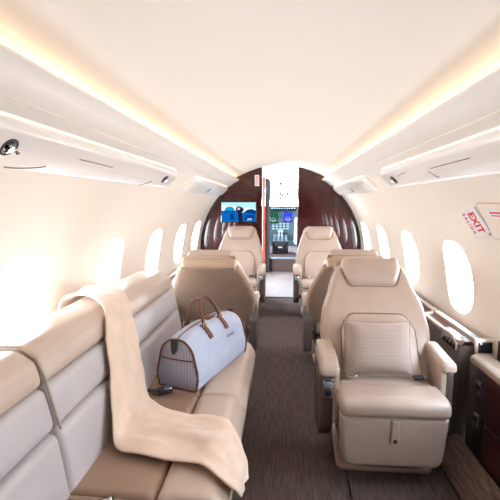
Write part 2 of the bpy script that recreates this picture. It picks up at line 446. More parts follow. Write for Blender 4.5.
tv = thing('television', 'flat screen on the dark wood bulkhead showing blue mountains and a lake', 'screen', (-.597, 5.535, 1.19))
bm = B(); box(bm, (0, 0, 0), (.50, .028, .29), .006); link('bezel', bm, M['black_glass'], tv)
pic = {'sky': (.45, .80, 1.0), 'cloud': (.85, .90, .93), 'hill': (.01, .30, .55), 'deep': (.002, .045, .22), 'lake': (.004, .12, .46), 'rock': (.012, .016, .06), 'roof': (.65, .55, .75), 'ink': (.55, .80, .95)}
pm = [emitter('screen_' + k, v, .42) for k, v in pic.items()]
W2, H2 = .238, .132
shapes = [(0, [(0, 0), (1, 0), (1, 1), (0, 1)]), (1, [(0, .5), (1, .5), (1, .66), (.8, .74), (.62, .70), (.45, .78), (.2, .84), (0, .88)]),
          (2, [(.08, .52), (.40, .52), (.37, .68), (.30, .78), (.18, .78), (.10, .66)]), (3, [(.62, .1), (1, .1), (1, .58), (.88, .66), (.76, .62), (.66, .50)]),
          (4, [(0, 0), (1, 0), (1, .40), (.66, .46), (.42, .50), (0, .55)]), (3, [(0, .50), (.42, .50), (.42, .56), (0, .56)]),
          (5, [(.42, .50), (.62, .50), (.66, .66), (.56, .78), (.47, .80), (.42, .70)]), (6, [(.46, .62), (.53, .60), (.55, .70), (.48, .74)]),
          (5, [(.50, 0), (.63, 0), (.60, .50), (.47, .50)]), (3, [(.24, .10), (.38, .08), (.36, .42), (.26, .40)]), (3, [(.66, .05), (.96, .12), (.95, .35), (.7, .33)])]
bm = B()
for i, (mi, pl) in enumerate(shapes):
    f = bm.faces.new([bm.verts.new(((2 * u - 1) * W2, -.0150 - .00025 * i, (2 * v - 1) * H2)) for u, v in pl]); f.material_index = mi
me = bpy.data.meshes.new('display'); bm.to_mesh(me); bm.free()
for m_ in pm: me.materials.append(m_)
o = bpy.data.objects.new('display', me); COL.objects.link(o); o.parent = tv
text_obj('screen_caption', 'JBER', .035, Matrix.Translation((.155, -.0185, -.10)) @ Matrix.Rotation(PI / 2, 4, 'X') @ Matrix.Shear('XY', 4, (.0, 0)), pm[7], tv, .0002, .0006)

pl = thing('placard', 'small white placard with red lettering high on the left wood bulkhead', 'sign', (-.345, 5.545, 1.62))
bm = B(); box(bm, (0, 0, 0), (.060, .008, .15), .002); link('plate', bm, M['white'], pl)
for k in range(2):
    bm = B()
    for q in range(6): box(bm, (-.010 + .022 * k, -.0046, -.054 + .0215 * q), (.011, .001, .0165))
    link('lettering', bm, M['red'], pl, smooth=False)

# vestibule
bm = B(); box(bm, (XC, 6.62, -.03), (1.7, 2.16, .06)); struct('floor_vestibule', bm, M['vfloor'], smooth=False)
bm = B()
for (a, b) in ((5.6, 6.0), (6.85, 7.66)): box(bm, (-.80, (a + b) / 2, .90), (.05, b - a, 1.80))
box(bm, (-.80, 6.425, 1.72), (.05, .85, .16)); struct('wall_vestibule_left', bm, M['cock_lin'], smooth=False)
bm = B(); box(bm, (.74, 6.63, .90), (.05, 2.06, 1.80)); struct('wall_vestibule_right', bm, M['cock_lin'], smooth=False)
gal = thing('galley_cabinet', 'dark wood galley cabinet in the entry vestibule on the right', 'cabinet', (.56, 6.6, 0))
bm = B(); box(bm, (0, 0, .86), (.28, 1.5, 1.70), .01); link('carcass', bm, M['wood'], gal)
for k in range(2):
    bm = B(); box(bm, (-.146, -.37 + .74 * k, .86), (.012, .68, 1.56), .006); d = link('door', bm, M['wood'], gal)
    bm = B(); box(bm, (-.158, -.08 + .16 * k, .9), (.014, .02, .10), .004); link('handle', bm, M['chrome'], d)
bm = B(); n = 16
loft(bm, [[(XC + .82 * math.cos(PI * k / n), y, 1.70 + .13 * math.sin(PI * k / n)) for k in range(n + 1)] for y in (5.59, 6.6, 7.68)]); struct('ceiling_vestibule', bm, M['cock_lin'])
# cockpit partition, step and shell
bm = B(); box(bm, (-.575, 7.68, .9), (.47, .05, 1.85)); box(bm, (.60, 7.68, .9), (.44, .05, 1.85)); struct('wall_cockpit', bm, M['cock_lin'], smooth=False)
bm = B(); box(bm, (.02, 7.66, .125), (.76, .03, .25)); struct('trim_6', bm, M['riser'], smooth=False)
bm = B(); box(bm, (.02, 7.67, .262), (.76, .05, .03), .004); struct('trim_7', bm, M['sill'])
bm = B(); box(bm, (0, 8.9, .22), (1.9, 2.4, .05)); struct('floor_cockpit', bm, M['riser'], smooth=False)
dome = thing('vestibule_fill_light', 'round white dome light added to brighten the vestibule', 'light', (XC, 6.5, 1.822))  # unseen lamp, added to brighten the vestibule
bm = B(); lathe(bm, [(.10, .0), (.10, -.012), (.085, -.016)], 24); link('rim', bm, M['chrome'], dome)
bm = B(); lathe(bm, [(.085, -.012), (.06, -.022), (.002, -.027)], 24); link('diffuser', bm, M['dome'], dome)
# cockpit walls with big side windows
def quad_wall(name, pts, m):
    bm = B(); bm.faces.new([bm.verts.new(p) for p in pts]); return struct(name, bm, m, smooth=False)
for sgn, nm in ((-1, 'left'), (1, 'right')):
    bm = B()
    x0, x1 = XC + sgn * .95, XC + sgn * .78
    for p in ([(x0, 7.7, .2), (x1, 10.1, .2), (x1, 10.1, 1.08), (x0, 7.7, 1.05)], [(x0, 7.7, 1.05), (x0 - sgn * .02, 7.98, 1.05), (x0 - sgn * .19, 7.98, 1.60), (x0 - sgn * .17, 7.7, 1.60)],
              [(x0 - sgn * .03, 8.75, 1.06), (x0 - sgn * .09, 8.95, 1.06), (x0 - sgn * .24, 8.95, 1.60), (x0 - sgn * .22, 8.75, 1.60)]):
        bm.faces.new([bm.verts.new(q) for q in p])
    struct('wall_cockpit_' + nm, bm, M['cock_lin'], smooth=False)
    pb = B(); pb.faces.new([pb.verts.new(q) for q in [(x0 - sgn * .02, 7.98, 1.05), (x0 - sgn * .03, 8.75, 1.06), (x0 - sgn * .22, 8.75, 1.60), (x0 - sgn * .19, 7.98, 1.60)]])
    wn += 1; struct('window_%d' % wn, pb, M['glass'], smooth=False)
bm = B(); loft(bm, [[(XC + .80 * math.cos(PI * k / 12), y, z + .16 * math.sin(PI * k / 12)) for k in range(13)] for y, z in ((7.68, 1.66), (8.6, 1.62), (9.0, 1.56))]); struct('ceiling_cockpit', bm, M['cock_lin'])
for k, (xa, xb) in enumerate(((-.75, -.05), (-.01, .69))):
    pb = B(); pb.faces.new([pb.verts.new(q) for q in [(xa, 10.0, 1.08), (xb, 10.0, 1.08), (xb, 9.0, 1.70), (xa, 9.0, 1.70)]])
    wn += 1; struct('window_%d' % wn, pb, M['glass'], smooth=False)
bm = B(); box(bm, (-.03, 9.5, 1.39), (.04, 1.18, .03), rot=Matrix.Rotation(-math.atan2(.62, 1), 3, 'X')); struct('trim_8', bm, M['cock_lin'])
bm = B(); box(bm, (0, 10.12, .65), (1.7, .04, .90)); struct('wall_cockpit_front', bm, M['grey'], smooth=False)

ip = thing('instrument_panel', 'cockpit instrument panel with glowing displays under a dark glareshield', 'instrument panel', (XC, 9.0, .25))
bm = B(); pad(bm, rpoly([(-.72, .25), (.72, .25), (.72, .93), (.5, .965), (-.5, .965), (-.72, .93)], .03), 0, .06, r=.012, fn=lambda u, v, t: (u, .06 - t, v), both=False, rings=2); link('fascia', bm, M['grey'], ip)
bm = B(); pad(bm, rpoly([(-.76, .0), (.76, .0), (.70, .5), (-.70, .5)], .05), .90, 1.00, r=.02, fn=lambda u, v, t: (u, v - .10, t), rings=2); link('glareshield', bm, M['shield'], ip)
for k in range(12):
    bm = B(); box(bm, (-.30 + .055 * k, -.105, .955), (.032, .012, .026), .003); link('mode_button', bm, M['sill'], ip)
dm = [emitter('display_green', (.012, .085, .05), .6), emitter('display_blue', (.03, .05, .55), .6), emitter('display_teal', (.03, .16, .22), .6)]
for i, (x, z, w, h, mi) in enumerate(((-.155, .74, .20, .26, 0), (.165, .76, .19, .22, 1), (-.5, .74, .22, .26, 2), (.5, .74, .22, .26, 0), (.0, .80, .07, .08, 2))):
    bm = B(); box(bm, (x, -.006, z), (w + .03, .014, h + .03), .004); d = link('display_frame', bm, M['dark'], ip)
    bm = B(); box(bm, (x, -.014, z), (w, .004, h), .001); link('display', bm, dm[mi], d)
    if i < 2:
        bm = B(); box(bm, (x, -.0165, z - h * .22), (w * .7, .002, .012)); tube(bm, [(x + .04 * math.cos(a * PI / 10), -.0165, z - .04 + .04 * math.sin(a * PI / 10)) for a in range(20)], .004, 5, closed=True)
        link('trace', bm, emitter('trace', (.5, .6, .6), .5), d)
for r in range(3):
    for c in range(5):
        bm = B(); box(bm, (-.16 + .08 * c, -.006, .50 + .055 * r), (.05, .016, .03), .004); link('switch', bm, M['sill'], ip)
pd = thing('centre_pedestal', 'dark cockpit pedestal with levers between the pilot seats', 'console', (XC, 8.45, .25))
bm = B(); prism(bm, rpoly([(0, 0), (.50, 0), (.50, .40), (.38, .38), (0, .26)], .02), .34, lambda u, v, t: (t - .17, u, v)); link('body', bm, M['dark'], pd)
for r in range(4):
    for c in range(4):
        bm = B(); box(bm, (-.12 + .08 * c, .06 + .09 * r, .285 + .028 * r), (.05, .05, .02), .005); link('key', bm, M['sill'], pd)
for k in range(2):
    bm = B(); tube(bm, [(-.03 + .06 * k, .26, .33), (-.03 + .06 * k, .22, .45)], .008); box(bm, (-.03 + .06 * k, .215, .47), (.045, .03, .05), .012); link('lever', bm, M['white'], pd)
bm = B(); box(bm, (0, -.012, .16), (.20, .02, .14), .01); box(bm, (0, -.026, .14), (.09, .012, .03), .004, mi=1); link('jack_box', bm, [M['dark'], M['white']], pd)
oh = thing('overhead_switch_console', 'white cockpit overhead console studded with small dark knobs', 'console', (XC, 8.45, 1.60))
rx = Matrix.Rotation(-.42, 3, 'X')
bm = B(); box(bm, (0, 0, 0), (.62, .95, .05), .02, rot=rx); link('panel', bm, M['cock_lin'], oh)
for (u, v, s_) in ((0, -.33, .028), (-.14, -.12, .014), (.16, -.12, .014), (-.05, .0, .013), (.06, .0, .013), (0, .13, .022), (.15, .14, .028), (-.14, .15, .02), (-.2, -.22, .012), (.22, -.24, .012), (.1, .28, .014), (-.08, .30, .014), (-.08, -.22, .016), (.09, -.2, .016), (.22, .02, .014), (-.22, .04, .014), (.04, .22, .02), (.2, .26, .016), (-.19, .28, .016), (.0, .36, .018)):
    p = rx @ Vector((u, v, -.035)); bm = B(); box(bm, p, (s_ * 1.5, s_ * 2.2, .03), .004, rot=rx); link('knob', bm, M['dark'], oh)
for sgn, lab in ((-1, 'pilot seat with pale sheepskin cover on the left of the cockpit'), (1, 'pilot seat with pale sheepskin cover right of the cockpit opening')):
    ps = thing('pilot_seat', lab, 'seat', (XC + sgn * .49 , 8.3, .245))
    bm = B(); box(bm, (0, 0, .12), (.30, .34, .24), .03); link('pedestal', bm, M['dark'], ps)
    bm = B(); box(bm, (0, .08, .28), (.42, .44, .10), .04, 3); link('seat_cushion', bm, M['fleece'], ps)
    bm = B(); pad(bm, rpoly([(-.22, .26), (.22, .26), (.20, .80), (-.20, .80)], .07), 0, .12, r=.04, crown=.02, fn=lambda u, v, t: (u, -.22 + t - .10 * (v - .3), v)); link('backrest', bm, M['fleece'], ps)
    bm = B(); box(bm, (0, -.23, .93), (.24, .09, .17), .04, 3); link('headrest', bm, M['grey'], ps)

# ------------------------------------------------------------------ armchairs
def make_seat(label, x, y, rz, aisle, tdx=.36, ztop=.96):
    """local: facing -Y; aisle = local sign of the aisle side"""
    t = thing('armchair', label, 'armchair', (x, y, 0), rz, 'cabin armchairs')
    L = 1.0
    yb, zb = .15, .36
    def axis(s):
        # s in 0..1 up the back
        return yb + tdx * (s ** 1.15 if s > 0 else s), zb + (ztop - zb) * s
    def warp(u, s, th):
        y_, z_ = axis(s); y2, z2 = axis(s + .01); d = Vector((y2 - y_, z2 - z_)).normalized()
        n = Vector((-d.y, d.x))     # towards the front (-Y) and up
        wrap = .10 * max(0, abs(u) - .12) ** 1.5
        return (u, y_ + n.x * (th + wrap), z_ + n.y * (th + wrap))
    def hw(s): return interp([0, .25, .42, .6, .8, .92, 1.0], [.240, .268, .280, .266, .224, .200, .174], s)
    def outl(extra, top, s0=0.0):
        R_ = []
        n = 16
        for k in range(n + 1): s = s0 + (top - s0) * k / n; R_.append((hw(s) + extra, s))
        pts = R_ + [(-p[0], p[1]) for p in R_[::-1]]
        return pts
    def rounded(pts, rr):   # round the two top corners in an anisotropic plane (s scaled by .6)
        q = [(p[0], p[1] * .62) for p in pts]; n = len(q)
        q = rpoly(q, [rr if 15 < i < 18 else 0 for i in range(n)])
        return q
    f62 = lambda u, v, th: warp(u, v / .62, th)
    # shell seen from behind
    bm = B(); pad(bm, rounded(outl(.034 if abs(rz) > 1 else .012, .97, -.12), .06), -.075, -.012, r=.035, crown=-.0, fn=f62, step=.045)
    shell = link('back_shell', bm, M['tan'], t)
    bm = B(); pad(bm, rounded(outl(.0, .955, 0), .06), -.016, .070, r=.035, crown=.012, fn=f62, step=.045)
    back = link('backrest', bm, M['leather'], t)
    # centre lumbar panel
    hl = rpoly([(-.195, .02), (.195, .02), (.190, .25), (.140, .325), (-.140, .325), (-.190, .25)], [.0, .0, .06, .05, .05, .06])
    bm = B(); pad(bm, hl, .06, .102, r=.022, crown=.012, fn=f62, both=False, step=.04); lum = link('lumbar_panel', bm, M['leather'], back)
    bm = B(); q = inset(resample(hl, .03), -.003) if area2(hl) > 0 else inset(resample(hl, .03)[::-1], -.003)
    tube(bm, [f62(p[0], p[1], .082) for p in q if p[1] > .10], .003, 6); link('stitching', bm, M['seam'], back)
    # headrest wrapping over the top
    hd = rpoly([(-.130, .472), (.130, .472), (.166, .560), (.162, .628), (-.162, .628), (-.166, .560)], [.045, .045, .03, .05, .05, .03])
    bm = B(); pad(bm, hd, -.03, .112, r=.05, crown=.012, fn=f62, step=.035); hr = link('headrest', bm, M['leather'], t)
    bm = B(); q = inset(resample(hd, .03), -.004) if area2(hd) > 0 else inset(resample(hd, .03)[::-1], -.004)
    lo = [f62(p[0], p[1], .078) for p in sorted([p for p in q if p[1] < .56], key=lambda p: math.atan2(p[0], -(p[1] - .60)))]
    tube(bm, lo, .003, 6); link('stitching', bm, M['seam'], hr)
    hb = rpoly([(-.200, .588), (.200, .588), (.188, .636), (-.188, .636)], [.012, .012, .05, .05])
    bm = B(); pad(bm, hb, -.090, .02, r=.045, crown=.004, fn=f62, step=.035); tag(link('head_cap', bm, M['tan'], t), 'tan leather cap over the top of the back')
    # seat pan and leg rest
    bm = B(); pad(bm, rpoly([(-.230, .004), (.230, .004), (.230, .24), (-.230, .24)], .025), .28, .432, r=.028, crown=.010, both=True); link('seat_cushion', bm, M['leather'], t)
    def side(o_, x0, x1, **k):
        b_ = B(); pad(b_, o_, x0, x1, fn=lambda u, v, tt: (tt, u, v), **k); return b_
    lc = rpoly([(-.185, .352), (.0, .352), (.0, .440), (-.15, .440), (-.185, .415)], [.03, .02, .03, .045, .04])
    link('leg_rest_cushion', side(lc, -.243, .243, r=.03, crown=.003, step=.03), M['leather'], t)
    bm = B(); pad(bm, rpoly([(-.225, .100), (.225, .100), (.240, .350), (-.240, .350)], [.06, .06, .012, .012]), 0, .078, r=.022, crown=.004, fn=lambda u, v, tt: (u, -.09 - tt + .06 * (.35 - v), v), both=False, step=.035)
    lr = link('leg_rest', bm, M['leather'], t)
    bm = B(); pad(bm, rpoly([(-.018, .232), (.018, .232), (.014, .345), (-.014, .345)], [.008, .008, .002, .002]), .084, .093, r=.003, fn=lambda u, v, tt: (u, -.094 - tt + .06 * (.35 - v), v)); pt = link('pull_tab', bm, M['leather'], lr)
    bm = B(); box(bm, (0, -.182, .248), (.016, .006, .016), .002); bm2 = link('tab_button', bm, M['dark'], pt)
    # base
    bm = B(); pad(bm, rpoly([(-.235, -.045), (.232, -.045), (.215, .36), (-.215, .36)], .05), 0.0, .03, r=.012, rings=2); tag(link('base_plate', bm, M['tan'], t), 'tan base plate')
    bm = B(); pad(bm, rpoly([(-.215, -.06), (.215, -.06), (.215, .24), (-.215, .24)], .05), .10, .29, r=.02, rings=2); pad(bm, rpoly([(-.15, .03), (.15, .03), (.15, .30), (-.15, .30)], .04), .03, .11, r=.01, rings=2); link('seat_base', bm, M['taupe'], t)
    # arms
    for sg in (-1, 1):
        ai = sg == aisle
        xi, xo = (.238, .320) if ai else (.240, .300); fy = .085 if ai else .105
        shp = rpoly([(-.145 + fy, .515), (.24, .515), (.30, .40), (.30, .16), (.18, .12), (.05, .13), (-.135 + fy, .22)], [.02, .05, .06, .06, .05, .06, .06])
        bm = B(); pad(bm, shp, sg * (xi + .020), sg * xo, r=.012, fn=lambda u, v, tt: (tt, u, v), step=.05, rings=2)
        sh = link('arm_shell', bm, M['taupe'], t)
        if ai: top = rpoly([(-.165 + fy, .485), (-.160 + fy, .535), (-.085 + fy, .568), (.20, .588), (.235, .54), (.235, .47), (-.05 + fy, .49), (-.12 + fy, .50)], [.02, .03, .06, .04, .03, .02, .03, .02])
        else: top = rpoly([(-.170 + fy, .520), (-.160 + fy, .568), (.20, .588), (.245, .54), (.235, .47), (.08, .50)], [.015, .025, .04, .03, .02, .05])
        bm = B(); pad(bm, top, sg * (xi - .006), sg * (xo + .006), r=.022, fn=lambda u, v, tt: (tt, u, v), step=.035, rings=2, crown=.002)
        ar = link('armrest', bm, M['leather'], t)
        ins = rpoly([(-.155 + fy, .25), (.22, .30), (.22, .53), (-.155 + fy, .53)], .02)
        bm = B(); pad(bm, ins, sg * (xi - .004), sg * (xi + .022), r=.008, fn=lambda u, v, tt: (tt, u, v), rings=2); link('arm_lining', bm, M['leather'], t)
        if not ai:
            bm = B(); tube(bm, [(sg * (xi - .0045), -.02 + .22 * k / 10, .36 + .12 * math.sin(PI * (.1 + .5 * k / 10))) for k in range(11)], .0025, 6); link('stitching', bm, M['seam'], ar)
        if ai:
            xm = sg * (xi + xo + .016) / 2
            bm = B(); box(bm, (xm, -.148 + fy, .432), (.048, .02, .090), .005); cpn = link('control_box', bm, M['chrome'], t)
            bm = B(); box(bm, (xm, -.158 + fy, .410), (.032, .006, .03), .003); link('latch', bm, M['dark'], cpn)
            bm = B(); box(bm, (xm, -.158 + fy, .452), (.034, .004, .03), .002); link('handset', bm, M['sill'], cpn)
            bm = B(); lathe(bm, [(.016, 0), (.016, .004), (.012, .006)], 16, Matrix.Translation((sg * (xo + .001), .10, .44)) @ Matrix.Rotation(sg * PI / 2, 4, 'Y') @ Matrix.Diagonal((1.7, .8, 1, 1))); link('arm_button', bm, M['brass'], t)
    # seat belt
    for sg in (-1, 1):
        bm = B(); tube(bm, [(sg * .205, .20, .42), (sg * .205, .13, .447), (sg * .20, .05, .452), (sg * .17, .03, .454)], .016, 8, flat=.2); sb = link('seat_belt', bm, M['belt'], t)
        bm = B(); box(bm, (sg * .160, .03, .457), (.05, .035, .016), .004); link('buckle', bm, M['chrome'] if sg < 0 else M['dark'], sb)
    return t
make_seat('cream leather armchair in the near right foreground with a pillow on it', .512, 1.90, 0, -1, .37, .938)
make_seat('armchair directly behind the near right one, facing the cockpit', .50, 3.32, PI, 1, .42, .928)
make_seat('armchair with its tan leather back to us at the end of the sofa', -.508, 3.32, PI, -1, .42, .915)
make_seat('far left cream armchair facing us below the screen', -.515, 4.62, 0, 1, .34, .975)
make_seat('far right cream armchair facing us against the wood bulkhead', .465, 4.62, 0, -1, .34, .975)

# pillow on the near seat
pw = thing('pillow', 'small woven beige pillow leaning on the near right armchair', 'pillow', (.484, 1.985, .586))
bm = B(); n = 22; rows = {}
for sd in (1, -1):
    g = []
    for i in range(n + 1):
        r_ = []
        for j in range(n + 1):
            u, v = 2 * i / n - 1, 2 * j / n - 1
            pin = 1 - .10 * (1 - abs(u) ** 2) * abs(v) ** 6; pin2 = 1 - .07 * (1 - abs(v) ** 2) * abs(u) ** 6
            th = .070 * ((1 - u ** 4) * (1 - v ** 4)) ** .65
            wr = .006 * math.sin(9 * u + 2 * v) * max(0, v) ** 2 * (1 - v ** 6)
            r_.append((.168 * u * pin2, -sd * th - wr * sd, .132 * v * pin))
        g.append(r_)
    rows[sd] = loft(bm, g)
bmesh.ops.remove_doubles(bm, verts=bm.verts[:], dist=.0008)
link('cover', bm, M['pillow'], pw)
bm = B(); ring = []
for a, b, k in ((-1, -1, 0), (1, -1, 1), (1, 1, 2), (-1, 1, 3)):
    for q in range(10):
        e = q / 10 * 2 - 1
        u, v = [(e, -1), (1, e), (-e, 1), (-1, -e)][k]
        ring.append((.168 * u * (1 - .07 * (1 - v * v) * abs(u) ** 6), 0, .132 * v * (1 - .10 * (1 - u * u) * abs(v) ** 6)))
tube(bm, ring, .004, 6, closed=True); link('piping', bm, M['belt'], pw)
pw.rotation_euler = (-.36, 0, 0)

# ------------------------------------------------------------------ sofa
SY = [-.14, .47, 1.075, 1.735, 2.47]
sofa = thing('sofa', 'long three-part cream leather sofa along the left cabin wall', 'sofa', (-.5, 1.2, 0))
so = Vector((-.5, 1.2, 0))
def sx(o_, y0, y1, **k):
    b_ = B(); pad(b_, o_, y0, y1, fn=lambda u, v, tt: (u - so.x, tt - so.y, v), **k); return b_
bm = sx(rpoly([(-.98, .0), (-.235, .0), (-.215, .27), (-.98, .27)], .01), SY[0], SY[-1] - .01, r=.01, rings=1); link('base', bm, M['taupe'], sofa)
LOW = rpoly([(-.80, .40), (-.618, .40), (-.655, .628), (-.82, .628)], [.02, .03, .035, .02])
MID = rpoly([(-.82, .628), (-.655, .630), (-.688, .765), (-.85, .765)], [.02, .035, .035, .02])
TOP = rpoly([(-.97, .70), (-.84, .764), (-.686, .765), (-.708, .845), (-.76, .880), (-.90, .874), (-.985, .82)], [.03, .01, .035, .045, .07, .06, .05])
REAR = rpoly([(-.70, .27), (-.372, .27), (-.372, .430), (-.66, .436), (-.70, .42)], [.02, .02, .035, .03, .02])
ROLL = rpoly([(-.372, .25), (-.235, .20), (-.168, .26), (-.158, .36), (-.20, .435), (-.372, .432)], [.02, .05, .06, .07, .07, .035])
for i in range(4):
    a, b = SY[i] + .003, SY[i + 1] - .003
    link('seat_cushion', sx(REAR, a, b, r=.02, crown=.004, step=.03, rings=2), M['sofa_seat'], sofa)
    link('seat_roll', sx(ROLL, a, b, r=.02, crown=.003, step=.03, rings=2), M['sofa'], sofa)
    lo = link('backrest', sx(LOW, a, b, r=.02, crown=.003, step=.03, rings=2), M['sofa_cool_lit'], sofa)
    link('backrest_band', sx(MID, a, b, r=.02, crown=.003, step=.03, rings=2), M['sofa_cool_lit'], lo)
    link('backrest_roll', sx(TOP, a, b, r=.022, crown=.003, step=.03, rings=2), M['sofa'], lo)
for yy in SY[1:4]:
    bm = B(); tube(bm, [(x - so.x, yy - so.y, z) for x, z in ((-.97, .83), (-.90, .872), (-.83, .88), (-.765, .878), (-.715, .848), (-.69, .79), (-.684, .765), (-.668, .70), (-.650, .635))], .0042, 8); link('piping', bm, M['piping'], sofa)
# end cap of the back and belts
bm = sx(rpoly([(-.97, .30), (-.66, .30), (-.64, .44), (-.70, .76), (-.74, .845), (-.80, .868), (-.93, .86), (-.98, .80)], [.02, .04, .03, .06, .05, .05, .05, .03]), SY[-1] - .012, SY[-1] + .07, r=.03, rings=2, step=.03); link('end_panel', bm, M['sofa'], sofa)
def buckle(x, y, rz):
    bm = B(); tube(bm, [(x - .10 - so.x, y + .02 - so.y, .44), (x - .05 - so.x, y + .01 - so.y, .447), (x - so.x, y - so.y, .447)], .018, 8, flat=.2); sb = link('seat_belt', bm, M['dark'], sofa)
    bm = B(); box(bm, (x + .02 - so.x, y - so.y, .455), (.065, .04, .026), .006, rot=Matrix.Rotation(rz, 3, 'Z')); link('buckle', bm, M['dark'], sb)
    bm = B(); box(bm, (x + .032 - so.x, y - so.y, .4685), (.03, .028, .004), .001, rot=Matrix.Rotation(rz, 3, 'Z')); link('buckle_plate', bm, M['chrome'], sb)
buckle(-.545, 1.705, .5); buckle(-.515, 1.0, .6)

# ------------------------------------------------------------------ throw blanket
PATH = [(-1.0, .70), (-.995, .83), (-.955, .872), (-.90, .892), (-.83, .898), (-.765, .896), (-.708, .868), (-.682, .80), (-.668, .755), (-.648, .68), (-.634, .61), (-.612, .53), (-.596, .475), (-.555, .453), (-.47, .449), (-.37, .4475), (-.28, .450), (-.215, .4495), (-.172, .430), (-.138, .400), (-.128, .365)]
LE = [1.70, 1.70, 1.69, 1.67, 1.63, 1.575, 1.51, 1.46, 1.43, 1.40, 1.37, 1.32, 1.285, 1.25, 1.228, 1.215, 1.195, 1.165, 1.145, 1.15, 1.18]
RE = [1.92, 1.925, 1.92, 1.90, 1.85, 1.79, 1.735, 1.72, 1.71, 1.70, 1.69, 1.67, 1.65, 1.61, 1.545, 1.515, 1.495, 1.478, 1.42, 1.34, 1.27]
def cr(L, t):
    n = len(L) - 1; i = min(int(t), n - 1); f = t - i
    g = lambda k: L[max(0, min(n, k))]
    def one(a, b, c, d): return .5 * (2 * b + (c - a) * f + (2 * a - 5 * b + 4 * c - d) * f * f + (3 * b - a - 3 * c + d) * f ** 3)
    if isinstance(L[0], tuple): return tuple(one(g(i - 1)[q], g(i)[q], g(i + 1)[q], g(i + 2)[q]) for q in (0, 1))
    return one(g(i - 1), g(i), g(i + 1), g(i + 2))
bm = B(); nv, nu = 110, 34; grid = []
for i in range(nv + 1):
    t = i / nv * (len(PATH) - 1); p = cr(PATH, t); q = cr(PATH, min(t + .05, len(PATH) - 1.0001)); p0 = cr(PATH, max(t - .05, 0))
    d = Vector((q[0] - p0[0], q[1] - p0[1])).normalized(); nn = Vector((-d.y, d.x))
    if nn.y < 0 and t > 5: nn = -nn
    if t <= 5 and nn.x * -1 < 0 and nn.y < 0: nn = -nn
    nn = Vector((d.y, -d.x)) if Vector((d.y, -d.x)).dot(Vector((p[0] + .80, p[1] - .30))) > 0 else Vector((-d.y, d.x))
    le, re = cr(LE, t), cr(RE, t); row = []
    for j in range(nu + 1):
        s = j / nu; y = le + (re - le) * s
        w = .011 * noise.noise(Vector((y * 9 + t * .35, t * .5, 3.1))) + .006 * noise.noise(Vector((y * 22, t * 1.3, 7.7))) + .004 * math.sin(s * 11 + t * .55) * (1 if t > 12 else .5)
        edge = .010 * (1 - min(1, min(s, 1 - s) * 9)) ** 2
        h = .011 + max(-.004, w) - edge * .4
        row.append((p[0] + nn.x * h, y + .008 * noise.noise(Vector((t * .9, s * 2, 8))), p[1] + nn.y * h))
    grid.append(row)
loft(bm, grid)
bl = link('throw_blanket', bm, M['blanket']); tag(bl, 'soft peach throw blanket draped over the sofa back and seat', 'blanket')
sm_ = bl.modifiers.new('thick', 'SOLIDIFY'); sm_.thickness = .009; sm_.offset = 0
sb_ = bl.modifiers.new('soft', 'SUBSURF'); sb_.levels = 1; sb_.render_levels = 1

# ------------------------------------------------------------------ duffel bag
ax = Vector((.19, .56, 0)).normalized(); ang = math.atan2(ax.y, ax.x)
bag = thing('duffel_bag', 'pale blue canvas duffel bag with brown leather handles on the sofa', 'bag', (-.395, 2.03, .4345), ang)
# local x along the bag, y across (+y = wall side), z up
HL = .275
def sect(x):
    k = abs(x) / HL; b_ = 1 + .05 * (1 - k * k); hgt = .245 + .018 * (1 - k * k) - .012 * k ** 6
    P_ = [(-.088, 0), (-.104, .03), (-.108, .08), (-.096, .14), (-.080, .200), (-.044, .240), (0, .250), (.044, .240), (.080, .200), (.096, .14), (.108, .08), (.104, .03), (.088, 0), (.0, -.0)]
    return [(p[0] * b_, p[1] / .247 * hgt) for p in P_]
def bagp(x, q):   # smooth point; q 0..13
    L_ = sect(x); n = len(L_); i = int(q) % n; f = q - int(q)
    g = lambda k: L_[k % n]
    return tuple(.5 * (2 * g(i)[c] + (g(i + 1)[c] - g(i - 1)[c]) * f + (2 * g(i - 1)[c] - 5 * g(i)[c] + 4 * g(i + 1)[c] - g(i + 2)[c]) * f * f + (3 * g(i)[c] - g(i - 1)[c] - 3 * g(i + 1)[c] + g(i + 2)[c]) * f ** 3) for c in (0, 1))
def bpt(x, q, off=0):
    p = bagp(x, q); a = bagp(x, q - .1); b = bagp(x, q + .1); d = Vector((b[0] - a[0], b[1] - a[1])).normalized()
    n_ = Vector((-d.y, d.x)); 
    if n_.dot(Vector((p[0], p[1] - .1))) < 0: n_ = -n_
    return Vector((x, p[0] + n_.x * off, max(.002, p[1] + n_.y * off)))
bm = B(); nx, nq = 26, 56; rows = []
for i in range(nx + 1):
    x = -HL + 2 * HL * i / nx
    rows.append([bpt(x, 14 * k / nq, .004 * noise.noise(Vector((x * 9, k * .35, 1)))) for k in range(nq)])
vs = loft(bm, rows, close=True)
link('body', bm, M['canvas'], bag)
for sg in (-1, 1):
    bm = B(); rows = []
    for s_ in (1, .8, .55, .3, .1):
        rows.append([(sg * (HL + .022 * (1 - s_ ** 2.2)), bpt(sg * HL, 14 * k / nq)[1] * s_, .11 + (bpt(sg * HL, 14 * k / nq)[2] - .11) * s_) for k in range(nq)])
    v_ = loft(bm, rows, close=True); bm.faces.new(v_[-1])
    ep = tag(link('end_panel', bm, M['stripe'], bag), 'grey and blue striped end panel')
    bm = B(); tube(bm, [bpt(sg * HL, 14 * k / nq, .002) for k in range(nq)], .0055, 6, closed=True); link('piping', bm, M['brown'], ep)
    bm = B(); tube(bm, [(sg * (HL + .012 + .010 * math.cos(k / 10 * PI - PI / 2)), -.092 + .184 * k / 10, .150) for k in range(11)], .0035, 6); link('seam', bm, M['brown'], ep)
    bm = B(); prism(bm, rpoly([(-.018, .245), (.018, .245), (.014, .19), (0, .172), (-.014, .19)], .004), .006, lambda u, v, t: (sg * (HL + .016 + t + (.245 - v) * .12), u, v)); link('end_tab', bm, M['dark'], ep)
